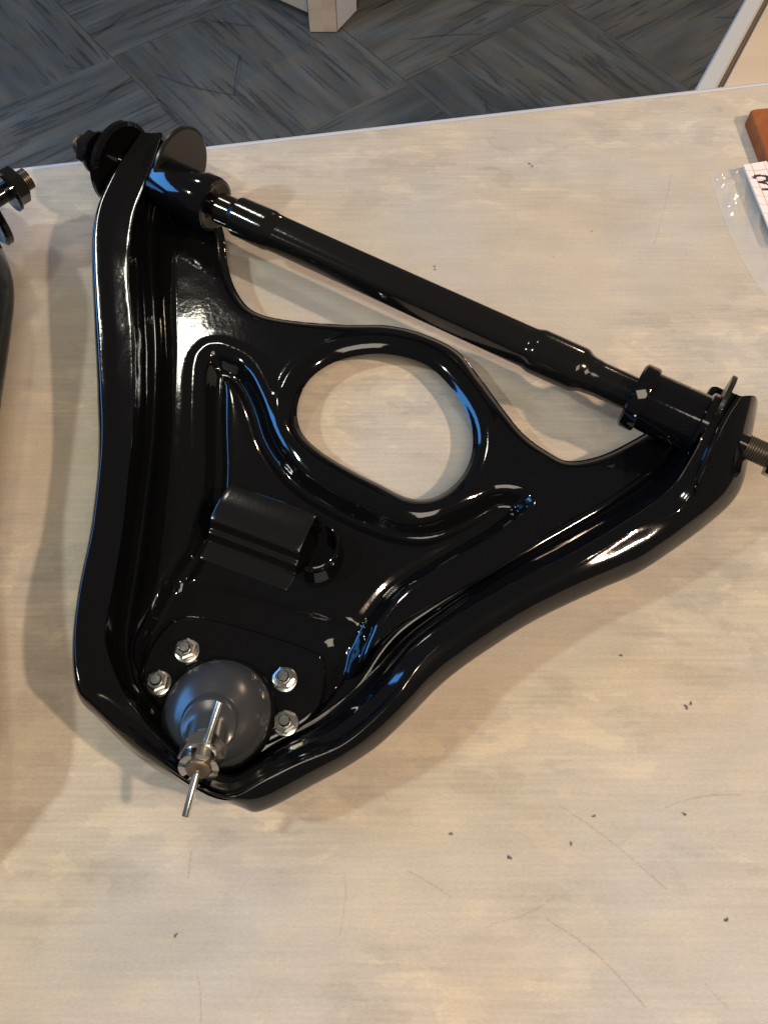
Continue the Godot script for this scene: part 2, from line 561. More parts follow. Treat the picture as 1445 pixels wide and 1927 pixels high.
func build_table():
	# the far edge runs a little askew to the grain
	var t := thing("table", "pale bleached wood table under the black control arms", "table", Vector3(0, 0, -0.3))
	var o := Vector3(0, 0, 0.3)
	var a := Vector2(-0.295, -0.561)
	var b := Vector2(0.346, -0.671)
	var d := (b - a) / (b.x - a.x)
	var l := a + d * (-0.55 - a.x)
	var r := a + d * (0.55 - a.x)
	var th := 0.028
	# top sheet with its own uv in metres, chamfered at the far edge
	var n := Vector2(d.y, -d.x).normalized()
	var pts := [l, r, Vector2(0.55, 0.14), Vector2(-0.55, 0.14)]
	var st := SurfaceTool.new()
	st.begin(Mesh.PRIMITIVE_TRIANGLES)
	var q := []
	for p in pts:
		q.append(Vector3(p.x, TABLE_Y, p.y) + o)
	for i in [0, 1, 2, 0, 2, 3]:
		st.set_normal(Vector3.UP)
		st.set_uv(Vector2((pts[i].x + 0.55) / 1.1, (pts[i].y + 0.75) / 0.9))
		st.add_vertex(q[i])
	obj("tabletop", st.commit(), M.wood_top, t)
	var body := PackedVector2Array()
	for p in pts:
		body.append(p + Vector2(0, 0.3))
	obj("core", prism(body, TABLE_Y - th, TABLE_Y - 0.0012), M.underside, t)
	# light edge strip along the far side, rounded over
	var prof := [Vector2(0.0, 0.0), Vector2(0.0020, 0.0), Vector2(0.0046, -0.0006), Vector2(0.0062, -0.0018), Vector2(0.0070, -0.0035), Vector2(0.0070, -th)]
	var p3 := PackedVector3Array()
	for e in [l, r]:
		for c in prof:
			var w: Vector2 = e + n * (c.x + 0.0002)
			p3.append(Vector3(w.x, TABLE_Y + c.y, w.y) + o)
	obj("edge_band", grid_mesh(p3, 2, prof.size(), false, false), M.edge_band, t)
	for s in [-1.0, 1.0]:
		for z in [-0.46, 0.08]:
			obj("leg", box(Vector3(0.05, TABLE_Y - th - 0.002, 0.05), 0.003), M.white_wood, t, Transform3D(Basis.IDENTITY, Vector3(s * 0.48, (TABLE_Y - th) / 2, z + 0.3)))


func build_far_table():
	# another table stands behind on the right; its grey side faces us
	var t := thing("neighbouring_table", "pale table with thick grey edge behind the far right corner", "table", Vector3(0.6, 0, -0.85))
	var o := Vector3(-0.6, 0, 0.85)
	var y := TABLE_Y - 0.02
	var a := Vector2(0.307, -0.690)
	var b := Vector2(0.380, -0.826)
	var d := (b - a).normalized()
	var n := Vector2(d.y, -d.x)
	if n.x > 0:
		n = -n
	var far := a + d * 0.55
	var near := a - d * 0.008
	var edge := Vector2(0.6, -0.101).normalized()
	var quad := PackedVector2Array([near, far, far - n * 0.5, near + edge * 0.52])
	var shift := PackedVector2Array()
	for p in quad:
		shift.append(p - n * 0.006 + Vector2(o.x, o.z))
	obj("tabletop", prism(shift, y - 0.03, y, 0.001), M.panel_wood, t)
	var seam := PackedVector2Array()
	for p in [near - n * 0.0055, far - n * 0.0055, far - n * 0.0015, near - n * 0.0015]:
		seam.append(p + Vector2(o.x, o.z))
	obj("seam", prism(seam, y - 0.05, y - 0.003), M.dark_seam, t)
	var band := PackedVector2Array()
	for p in [near - n * 0.001, far - n * 0.001, far + n * 0.0165, near + n * 0.0165]:
		band.append(p + Vector2(o.x, o.z))
	obj("edge_band", prism(band, y - 0.055, y - 0.001, 0.002), M.grey_edge, t)
	for k in [0.06, 0.48]:
		for m in [0.06, 0.40]:
			var c: Vector2 = a + d * (k + 0.03) - n * m
			obj("leg", box(Vector3(0.05, y - 0.032, 0.05), 0.003), M.white_wood, t, Transform3D(Basis.IDENTITY, Vector3(c.x, (y - 0.032) / 2, c.y) + o))


func build_stand():
	# foot of a display stand on the carpet
	var x0 := -0.181
	var x1 := -0.114
	var z := -1.937
	var t := thing("display_stand", "pale wooden stand corner on the carpet beyond the table", "stand", Vector3(-0.15, 0, z - 0.03))
	var o := Vector3(0.15, 0, 0.03 - z)
	obj("leg", box(Vector3(x1 - x0, 0.60, 0.055), 0.002), M.panel_wood, t, Transform3D(Basis.IDENTITY, Vector3((x0 + x1) / 2, 0.301, z - 0.0275) + o))
	var side := PackedVector2Array()
	for p in [Vector2(x1 + 0.001, z - 0.004), Vector2(x1 + 0.046, z - 0.085), Vector2(x1 + 0.036, z - 0.095), Vector2(x1 - 0.006, z - 0.058), Vector2(x1 + 0.001, z - 0.05)]:
		side.append(p + Vector2(o.x, o.z))
	obj("side_panel", prism(side, 0.004, 0.6), M.white_wood, t)
	var apron := PackedVector2Array()
	for p in [Vector2(x0 - 0.002, z - 0.008), Vector2(x0 - 0.002, z - 0.030), Vector2(x0 - 0.42, z - 0.342), Vector2(x0 - 0.42, z - 0.310)]:
		apron.append(p + Vector2(o.x, o.z))
	obj("front_panel", prism(apron, 0.045, 0.6), M.panel_wood, t)
	var back := PackedVector2Array()
	for p in [Vector2(x1 + 0.05, z - 0.10), Vector2(x1 + 0.05, z - 0.62), Vector2(x0 - 0.42, z - 0.62), Vector2(x0 - 0.42, z - 0.345)]:
		back.append(p + Vector2(o.x, o.z))
	obj("plinth", prism(back, 0.002, 0.04), M.dark_seam, t)
	var lid := PackedVector2Array()
	for p in [Vector2(x0, z), Vector2(x1, z), Vector2(x1 + 0.05, z - 0.09), Vector2(x1 + 0.05, z - 0.62), Vector2(x0 - 0.42, z - 0.62), Vector2(x0 - 0.42, z - 0.31)]:
		lid.append(p + Vector2(o.x, o.z))
	obj("top_board", prism(lid, 0.601, 0.625), M.panel_wood, t)


# ---------- the control arm ----------
var sx := 1.0
const PLATE_TURN := 1.0
const BASE := Vector3(-0.02, 0, -0.28)


func pt(x: float, h: float, z: float) -> Vector3:
	return Vector3(sx * (x * 0.001 - BASE.x), h * 0.001, z * 0.001 - BASE.z)


func path(list: Array, per := 9) -> PackedVector3Array:
	# points of a smooth curve through the given places, in plain millimetres
	var p := []
	for i in range(0, list.size(), 3):
		p.append(Vector3(list[i], list[i + 1], list[i + 2]))
	return smooth(p, per, false)


func smooth(p: Array, per: int, closed: bool) -> PackedVector3Array:
	var out := PackedVector3Array()
	var n := p.size()
	for i in (n if closed else n - 1):
		var a: Vector3 = p[(i - 1 + n) % n] if closed else p[maxi(i - 1, 0)]
		var b: Vector3 = p[i]
		var c: Vector3 = p[(i + 1) % n]
		var d: Vector3 = p[(i + 2) % n] if closed else p[mini(i + 2, n - 1)]
		for k in per:
			var t := float(k) / per
			out.append(b.cubic_interpolate(c, a, d, t))
	if not closed:
		out.append(p[n - 1])
	return out


func loop2(list: Array, per := 6) -> PackedVector2Array:
	var p := []
	for i in range(0, list.size(), 3):
		p.append(Vector3(list[i], 0, list[i + 2]))
	var out := PackedVector2Array()
	for v in smooth(p, per, true):
		out.append(Vector2(v.x, v.z))
	return out


# signed distance (mm, inside positive) to a closed loop, or plain distance to an open line, on the web's grid
const GX := -260
const GZ := -540
const GW := 440
const GH := 440
const STEP := 1.2


func field(loop: PackedVector2Array, closed: bool, reach: float) -> PackedFloat32Array:
	var f := PackedFloat32Array()
	f.resize(GW * GH)
	f.fill(reach)
	var n := loop.size()
	for i in (n if closed else n - 1):
		var a := loop[i]
		var b := loop[(i + 1) % n]
		var ab := b - a
		var l2 := maxf(ab.length_squared(), 1e-9)
		var x0 := maxi(int((minf(a.x, b.x) - reach - GX) / STEP), 0)
		var x1 := mini(int((maxf(a.x, b.x) + reach - GX) / STEP) + 1, GW - 1)
		var z0 := maxi(int((minf(a.y, b.y) - reach - GZ) / STEP), 0)
		var z1 := mini(int((maxf(a.y, b.y) + reach - GZ) / STEP) + 1, GH - 1)
		for z in range(z0, z1 + 1):
			for x in range(x0, x1 + 1):
				var p := Vector2(GX + x * STEP, GZ + z * STEP)
				var t := clampf((p - a).dot(ab) / l2, 0, 1)
				var d := p.distance_to(a + ab * t)
				var k := z * GW + x
				if d < f[k]:
					f[k] = d
	if closed:
		for z in GH:
			var zz := GZ + z * STEP
			var cuts := []
			for i in n:
				var a := loop[i]
				var b := loop[(i + 1) % n]
				if (a.y > zz) != (b.y > zz):
					cuts.append(a.x + (zz - a.y) / (b.y - a.y) * (b.x - a.x))
			cuts.sort()
			var c := 0
			for x in GW:
				var xx := GX + x * STEP
				while c < cuts.size() and cuts[c] < xx:
					c += 1
				if c % 2 == 0:
					f[z * GW + x] = -f[z * GW + x]
	return f


func blur(f: PackedFloat32Array, times: int) -> PackedFloat32Array:
	for k in times:
		for way in [1, GW]:
			var g := f.duplicate()
			for i in range(GW, GW * (GH - 1)):
				g[i] = f[i] * 0.5 + (f[i - way] + f[i + way]) * 0.25
			f = g
	return f


var web_cache = null
var web_height := PackedFloat32Array()


func web_surface() -> Array:
	# [points, normals (mm), triangles, rim edges] of the pressed web
	if web_cache != null:
		return web_cache
	var edge := path(PATH_WEB, 8)
	var inner := path(INNER_EDGE, 7)
	var outline := PackedVector2Array()
	var inner2 := PackedVector2Array()
	var edge2 := PackedVector2Array()
	for v in edge:
		outline.append(Vector2(v.x, v.z))
		edge2.append(Vector2(v.x, v.z))
	for i in range(inner.size() - 1, -1, -1):
		outline.append(Vector2(inner[i].x, inner[i].z))
		inner2.append(Vector2(inner[i].x, inner[i].z))
	var d_out := field(outline, true, 14)
	var d_hole := field(loop2(OVAL_HOLE), true, 16)
	var d_inner := field(inner2, false, 16)
	var d_floor := field(loop2(LOW_FLOOR, 4), true, 16)
	var d_plate := field(loop2(JOINT_PLATE, 4), true, 10)
	var d_basin := field(loop2(BASIN, 4), true, 10)
	var d_pocket := field(loop2(POCKET, 4), true, 10)
	var wob := FastNoiseLite.new()
	wob.seed = 9
	wob.frequency = 0.035
	wob.fractal_octaves = 2
	var h := PackedFloat32Array()
	h.resize(GW * GH)
	for i in GW * GH:
		var v := 20.0 - 7.5 * smoothstep(-5.0, 6.0, d_floor[i]) - 5.5 * smoothstep(-3.0, 3.5, d_basin[i]) * smoothstep(-5.0, 6.0, d_floor[i])
		v -= 4.0 * smoothstep(-4.0, 3.0, d_floor[i]) * exp(-pow((d_floor[i] - 6.0) / 5.0, 2)) * smoothstep(4.0, -6.0, d_basin[i])
		v += 0.8 * smoothstep(-3.0, 2.0, d_plate[i])
		v -= 2.5 * smoothstep(-3.5, 3.5, d_pocket[i])
		var k := clampf(1.0 - absf(d_inner[i]) / 10.0, 0, 1)
		v -= 9.0 * (1.0 - sqrt(1.0 - k * k * 0.98))
		var q := clampf(1.0 + d_hole[i] / 9.0, 0, 1)
		v -= 8.0 * (1.0 - sqrt(1.0 - q * q * 0.98))
		# a slight raised bead round the oval opening
		v += 1.1 * exp(-pow((d_floor[i] + 9.5) / 4.5, 2))
		v += 1.6 * exp(-pow((d_hole[i] + 11.5) / 4.0, 2))
		h[i] = v + wob.get_noise_2d(GX + (i % GW) * STEP, GZ + (i / GW) * STEP) * 0.08
	h = blur(h, 3)
	web_height = h
	var mask := PackedFloat32Array()
	mask.resize(GW * GH)
	for i in GW * GH:
		mask[i] = minf(d_out[i], -d_hole[i])
	var pos := PackedVector3Array()
	var nor := PackedVector3Array()
	var tri := PackedInt32Array()
	var at := {}
	var rim := []
	var point := func(i: int, j: int) -> int:
		# a grid point (i == j) or the place between two where the mask is zero
		var key := mini(i, j) * 4000000 + maxi(i, j)
		if at.has(key):
			return at[key]
		var t := 0.0 if i == j else mask[i] / (mask[i] - mask[j])
		var acc := Vector3.ZERO
		var an := Vector3.ZERO
		for pair in [[i, 1.0 - t], [j, t]]:
			var k: int = pair[0]
			var w: float = pair[1]
			acc += Vector3(GX + (k % GW) * STEP, h[k], GZ + (k / GW) * STEP) * w
			an += Vector3(h[k - 1] - h[k + 1], 2 * STEP, h[k - GW] - h[k + GW]) * w
		pos.append(acc)
		nor.append(an.normalized())
		at[key] = pos.size() - 1
		return pos.size() - 1
	for z in range(1, GH - 2):
		for x in range(1, GW - 2):
			var c := [z * GW + x, z * GW + x + 1, (z + 1) * GW + x + 1, (z + 1) * GW + x]
			if mask[c[0]] <= 0 and mask[c[1]] <= 0 and mask[c[2]] <= 0 and mask[c[3]] <= 0:
				continue
			for t in [[c[0], c[1], c[2]], [c[0], c[2], c[3]]]:
				var poly := []
				var cut := []
				for e in 3:
					var a: int = t[e]
					var b: int = t[(e + 1) % 3]
					if mask[a] > 0:
						poly.append(point.call(a, a))
					if (mask[a] > 0) != (mask[b] > 0):
						var v: int = point.call(a, b)
						poly.append(v)
						cut.append(v)
				for k in range(1, poly.size() - 1):
					tri.append_array([poly[0], poly[k], poly[k + 1]])
				if cut.size() == 2:
					rim.append(cut)
	web_cache = [pos, nor, tri, rim]
	return web_cache


func shell(pos: PackedVector3Array, nor: PackedVector3Array, tri: PackedInt32Array, rim: Array, thick: float) -> ArrayMesh:
	# sheet metal: upper face, lower face and the cut edge, from plain millimetres
	var v := PackedVector3Array()
	var n := PackedVector3Array()
	var f := PackedInt32Array()
	var m := pos.size()
	for i in m:
		v.append(pt(pos[i].x, pos[i].y, pos[i].z))
		n.append(Vector3(nor[i].x * sx, nor[i].y, nor[i].z))
	for i in m:
		var p := pos[i] - nor[i] * thick
		v.append(pt(p.x, p.y, p.z))
		n.append(-n[i])
	for i in range(0, tri.size(), 3):
		var a := tri[i]
		var b := tri[i + 1]
		var c := tri[i + 2]
		if sx < 0:
			f.append_array([a, c, b, m + a, m + b, m + c])
		else:
			f.append_array([a, b, c, m + a, m + c, m + b])
	for e in rim:
		var a: int = e[0]
		var b: int = e[1]
		var mid := (v[b] - v[a]).cross(v[a] - v[m + a]).normalized()
		var k := v.size()
		for w in [a, b, m + a, m + b]:
			v.append(v[w])
			n.append(mid)
		f.append_array([k, k + 1, k + 2, k + 1, k + 3, k + 2])
	return build(v, n, f)


func flange_mesh() -> ArrayMesh:
	var rows := [path(PATH_FOOT), path(PATH_CREST), path(PATH_BEND), path(PATH_VALLEY), path(PATH_WEB)]
	var cnt: int = rows[0].size()
	var pos := PackedVector3Array()
	var across := 0
	for i in cnt:
		var a: Vector3 = rows[0][i]
		var b: Vector3 = rows[1][i]
		var c: Vector3 = rows[2][i]
		var d: Vector3 = rows[3][i]
		var e: Vector3 = rows[4][i]
		# the crest is rounded: extra points keep the bend tight
		var b_in := b.lerp(c, 0.17) + Vector3(0, 0.2, 0)
		b += Vector3(0, -0.9, 0)
		var c_out := c.lerp(b, 0.09)
		var c_in := c.lerp(d, 0.10)
		var top := (b + c) * 0.5 + Vector3(0, 0.15, 0)
		var low := a.lerp(b, 0.5) + (a - b) * Vector3(0.12, 0, 0.12) + Vector3(0, 4.0, 0)
		var tuck := a + (c - b).normalized() * Vector3(5.5, 0, 5.5) - Vector3(0, 8.0, 0)
		var hem := a + (c - b).normalized() * Vector3(9.5, 0, 9.5) - Vector3(0, 16.0, 0)
		var wall := c.lerp(d, 0.5) + (d - c) * Vector3(0.06, 0, 0.06)
		var lip := e + (e - d) * Vector3(0.16, 0, 0.16)
		lip.y = e.y - 2.6
		var knots := [hem, tuck, a, low, b, b_in, top, c_out, c, c_in, wall, d, d.lerp(e, 0.55) + Vector3(0, 1.0, 0), e, lip]
		var s := smooth(knots, 5, false)
		across = s.size()
		pos.append_array(s)
	# soften along the length
	for k in 2:
		var g := pos.duplicate()
		for i in range(1, cnt - 1):
			for c in across:
				g[i * across + c] = pos[i * across + c] * 0.5 + (pos[(i - 1) * across + c] + pos[(i + 1) * across + c]) * 0.25
		pos = g
	var wob := FastNoiseLite.new()
	wob.seed = 19
	wob.frequency = 0.03
	wob.fractal_octaves = 2
	for i in pos.size():
		var q := pos[i]
		pos[i] = q + Vector3(wob.get_noise_3dv(q), wob.get_noise_3dv(q + Vector3(90, 0, 0)), wob.get_noise_3dv(q + Vector3(0, 0, 90))) * 0.22
	var nor := PackedVector3Array()
	nor.resize(pos.size())
	for i in cnt:
		for c in across:
			var u := pos[i * across + mini(c + 1, across - 1)] - pos[i * across + maxi(c - 1, 0)]
			var w := pos[mini(i + 1, cnt - 1) * across + c] - pos[maxi(i - 1, 0) * across + c]
			nor[i * across + c] = w.cross(u).normalized()
	var tri := PackedInt32Array()
	for i in cnt - 1:
		for c in across - 1:
			var q := i * across + c
			tri.append_array([q, q + 1, q + across, q + 1, q + across + 1, q + across])
	var rim := []
	for i in cnt - 1:
		rim.append([(i + 1) * across, i * across])
	for c in across - 1:
		rim.append([c, c + 1])
		rim.append([(cnt - 1) * across + c + 1, (cnt - 1) * across + c])
	return shell(pos, nor, tri, rim, 2.6)


func along(from: Vector3, to: Vector3) -> Transform3D:
	# y axis along the line
	var y := (to - from).normalized()
	var x := y.cross(Vector3.UP).normalized()
	return Transform3D(Basis(x, y, x.cross(y)), from)


func hexagon(across: float, high: float, chamfer := 0.0012) -> ArrayMesh:
	var r := across / sqrt(3.0)
	return lathe([Vector2(0, 0), Vector2(r - chamfer, 0), Vector2(r, chamfer * 0.6), Vector2(r, chamfer * 0.6), Vector2(r, high - chamfer * 0.6), Vector2(r, high - chamfer * 0.6), Vector2(r - chamfer, high), Vector2(r - chamfer, high), Vector2(0, high)], 6, 1.0, 6)


func bar(list: Array, sides := 32) -> ArrayMesh:
	# forged bar: [distance, half width, half height, squareness] sections along y
	var p := PackedVector3Array()
	var rows := 0
	for i in list.size() - 1:
		var a: Array = list[i]
		var b: Array = list[i + 1]
		var steps := 6
		for k in (steps + 1 if i == list.size() - 2 else steps):
			var t := float(k) / steps
			var e := smoothstep(0.0, 1.0, t)
			var y := lerpf(a[0], b[0], t)
			rows += 1
			for s in sides:
				var ang := TAU * s / sides
				var sq := lerpf(a[3], b[3], e)
				var cx := signf(cos(ang)) * pow(absf(cos(ang)), sq)
				var cz := signf(sin(ang)) * pow(absf(sin(ang)), sq)
				p.append(Vector3(cx * lerpf(a[1], b[1], e), y, cz * lerpf(a[2], b[2], e)))
	return grid_mesh(p, rows, sides, true, true)


func threaded(r: float, from: float, to: float) -> ArrayMesh:
	var prof := [Vector2(0, from)]
	var y := from
	while y < to:
		prof.append_array([Vector2(r, y), Vector2(r, y + 0.0005), Vector2(r - 0.0007, y + 0.0010), Vector2(r - 0.0007, y + 0.0011)])
		y += 0.0016
	prof.append_array([Vector2(r - 0.001, to), Vector2(0, to)])
	return lathe(prof, 28)


func build_arm(side: float, called: String, label: String) -> Node3D:
	sx = side
	var t := thing(called, label, "control arm", Vector3(BASE.x, TABLE_Y, BASE.z))
	t.set_meta("group", "black control arms on the table")
	var w := web_surface()
	obj("flange", flange_mesh(), M.paint, t)
	obj("web_plate", shell(w[0], w[1], w[2], w[3], 2.6), M.paint, t)
	# cross shaft through both ends
	var a := pt(-145, 45, -482)
	var b := pt(181, 45, -288)
	var d := (b - a).normalized()
	var len_ := a.distance_to(b)
	var frame := along(a, b)
	var shaft := obj("cross_shaft", bar([
		[-0.09, 0.0068, 0.0068, 1.0], [0.026, 0.0068, 0.0068, 1.0], [0.029, 0.0112, 0.0112, 1.0], [0.042, 0.0112, 0.0112, 1.0], [0.046, 0.0138, 0.0138, 0.95], [0.072, 0.0140, 0.0138, 0.9], [0.077, 0.0128, 0.0124, 0.8],
		[0.082, 0.0124, 0.0106, 0.62], [0.12, 0.0122, 0.0104, 0.58], [len_ - 0.14, 0.0124, 0.0104, 0.58], [len_ - 0.100, 0.0126, 0.0110, 0.66], [len_ - 0.092, 0.0148, 0.0144, 0.9], [len_ - 0.064, 0.0150, 0.0146, 0.95], [len_ - 0.056, 0.0122, 0.0120, 1.0],
		[len_ - 0.048, 0.0114, 0.0114, 1.0], [len_ - 0.022, 0.0112, 0.0112, 1.0], [len_ - 0.018, 0.0068, 0.0068, 1.0], [len_ + 0.050, 0.0066, 0.0066, 1.0]]), M.shaft, t, frame)
	var flat := func(y: float) -> Transform3D: return frame * Transform3D(Basis.IDENTITY, Vector3(0, y, 0))
	obj("bushing", lathe([Vector2(0, -0.026), Vector2(0.017, -0.026), Vector2(0.0185, -0.024), Vector2(0.0185, 0.012), Vector2(0.0185, 0.012), Vector2(0.0200, 0.013), Vector2(0.0200, 0.022), Vector2(0.0190, 0.0245), Vector2(0.0165, 0.0255), Vector2(0.0165, 0.0255), Vector2(0.0105, 0.0235), Vector2(0, 0.0235)], 48), M.paint, t, flat.call(0.0))
	obj("inner_washer", lathe([Vector2(0.0, -0.0015), Vector2(0.0285, -0.0015), Vector2(0.0305, -0.0005), Vector2(0.0305, 0.001), Vector2(0.0285, 0.002), Vector2(0.0285, 0.002), Vector2(0, 0.002)], 56), M.dull, t, frame * Transform3D(Basis.IDENTITY, Vector3(-0.018, -0.021, 0.001)))
	obj("outer_washer", lathe([Vector2(0.0, -0.0015), Vector2(0.029, -0.0015), Vector2(0.031, -0.0005), Vector2(0.031, 0.003), Vector2(0.028, 0.0045), Vector2(0.024, 0.003), Vector2(0, 0.002)], 56), M.paint, t, flat.call(-0.065))
	obj("bolt_head", hexagon(0.0240, 0.011, 0.0022), M.shaft, t, flat.call(-0.098))
	obj("bolt_tip", threaded(0.0078, -0.1045, -0.098), M.thread, t, frame)
	obj("lock_washer", lathe([Vector2(0, -0.002), Vector2(0.0150, -0.002), Vector2(0.0160, -0.001), Vector2(0.0160, 0.0015), Vector2(0, 0.002)], 40), M.paint, t, flat.call(-0.086))
	obj("bushing", lathe([Vector2(0, -0.026), Vector2(0.0200, -0.026), Vector2(0.0215, -0.0245), Vector2(0.0215, -0.017), Vector2(0.0205, -0.0155), Vector2(0.0205, -0.0155), Vector2(0.0190, -0.0155), Vector2(0.0190, 0.018), Vector2(0.0215, 0.019), Vector2(0.0215, 0.023), Vector2(0, 0.024)], 48), M.paint, t, flat.call(len_))
	obj("end_plate", prism(rounded(-0.034, 0.004, -0.010, 0.025, 0.016), -0.0015, 0.0015, 0.0006), M.dull, t, flat.call(len_ + 0.025))
	obj("stud_end", threaded(0.0075, len_ + 0.050, len_ + 0.078), M.thread, t, frame)
	obj("shaft_nut", hexagon(0.022, 0.011), M.shaft, t, flat.call(len_ + 0.066))
	build_strap(t)
	build_joint(t)
	return t


func rounded(x0: float, x1: float, z0: float, z1: float, r: float) -> PackedVector2Array:
	# a plate with its two upper corners rounded
	var out := PackedVector2Array([Vector2(x0, z0)])
	for k in 13:
		var a := PI - PI / 2 * k / 12.0
		out.append(Vector2(x0 + r + cos(a) * r, z1 - r + sin(a) * r))
	for k in 13:
		var a := PI / 2 - PI / 2 * k / 12.0
		out.append(Vector2(x1 - r + cos(a) * r, z1 - r + sin(a) * r))
	out.append(Vector2(x1, z0))
	return out


func build_strap(t: Node3D):
	# bump stop bracket: a bent strap welded to the low floor of the arm
	var u := Vector3(55, 0, 22).normalized()
	var v := Vector3(-22, 0, 55).normalized()
	var o := Vector3(-96, 0, -247)
	var prof := [Vector2(-6, 9), Vector2(-3, 12), Vector2(-0.5, 24), Vector2(1.5, 27.5), Vector2(5, 29.5), Vector2(14, 30.6), Vector2(22, 30.2), Vector2(27.5, 29), Vector2(29.4, 27.8), Vector2(30.1, 25.5), Vector2(31, 22.5), Vector2(32, 21.5), Vector2(34, 21.2), Vector2(35, 20.4), Vector2(35.8, 17.5), Vector2(37, 14.4), Vector2(39, 13.9), Vector2(48, 13.3), Vector2(50, 12.2)]
	var knots := []
	for p in prof:
		knots.append(Vector3(p.x, p.y, 0))
	var curve := smooth(knots, 4, false)
	var pos := PackedVector3Array()
	var cols := curve.size()
	var cuts := [0.0, 1.0, 4.0, 56.0, 59.0, 60.0]
	for s in cuts:
		for c in curve:
			var q: Vector3 = o + u * s + v * c.x
			q.y = c.y - (0.7 if s == 0.0 or s == 60.0 else 0.15 if s == 1.0 or s == 59.0 else 0.0)
			pos.append(q)
	var nor := PackedVector3Array()
	nor.resize(pos.size())
	var rows := cuts.size()
	for r in rows:
		for c in cols:
			var k := pos[r * cols + mini(c + 1, cols - 1)] - pos[r * cols + maxi(c - 1, 0)]
			var e := pos[mini(r + 1, rows - 1) * cols + c] - pos[maxi(r - 1, 0) * cols + c]
			nor[r * cols + c] = k.cross(e).normalized()
	var tri := PackedInt32Array()
	for r in rows - 1:
		for c in cols - 1:
			var q := r * cols + c
			tri.append_array([q, q + cols, q + 1, q + 1, q + cols, q + cols + 1])
	var rim := []
	for c in cols - 1:
		rim.append([c + 1, c])
		rim.append([(rows - 1) * cols + c, (rows - 1) * cols + c + 1])
	for r in rows - 1:
		rim.append([r * cols, (r + 1) * cols])
		rim.append([(r + 1) * cols + cols - 1, r * cols + cols - 1])
	obj("bump_stop_bracket", shell(pos, nor, tri, rim, 2.8), M.strap, t)
	# a half round stiffener beside its open end
	var hoop := PackedVector3Array()
	var n2 := PackedVector3Array()
	var hr := 17
	for i in hr:
		var ang := PI * i / (hr - 1)
		var dir := u * sin(ang) * 13.0 + v * -cos(ang) * 15.0
		var base := o + u * 67.0 + v * 21.0
		for k in 5:
			var y: float = [8.0, 19.0, 24.5, 25.5, 25.8][k]
			var q: Vector3 = base + dir * [1.12, 1.03, 1.0, 0.97, 0.92][k]
			hoop.append(Vector3(q.x, y, q.z))
	n2.resize(hoop.size())
	for r in hr:
		for c in 5:
			var k := hoop[r * 5 + mini(c + 1, 4)] - hoop[r * 5 + maxi(c - 1, 0)]
			var e := hoop[mini(r + 1, hr - 1) * 5 + c] - hoop[maxi(r - 1, 0) * 5 + c]
			n2[r * 5 + c] = e.cross(k).normalized()
	var t2 := PackedInt32Array()
	var rim2 := []
	for r in hr - 1:
		for c in 4:
			var q := r * 5 + c
			t2.append_array([q, q + 1, q + 5, q + 1, q + 6, q + 5])
		rim2.append([r * 5 + 4, (r + 1) * 5 + 4])
	obj("stiffener", shell(hoop, n2, t2, rim2, 2.6), M.paint, t)


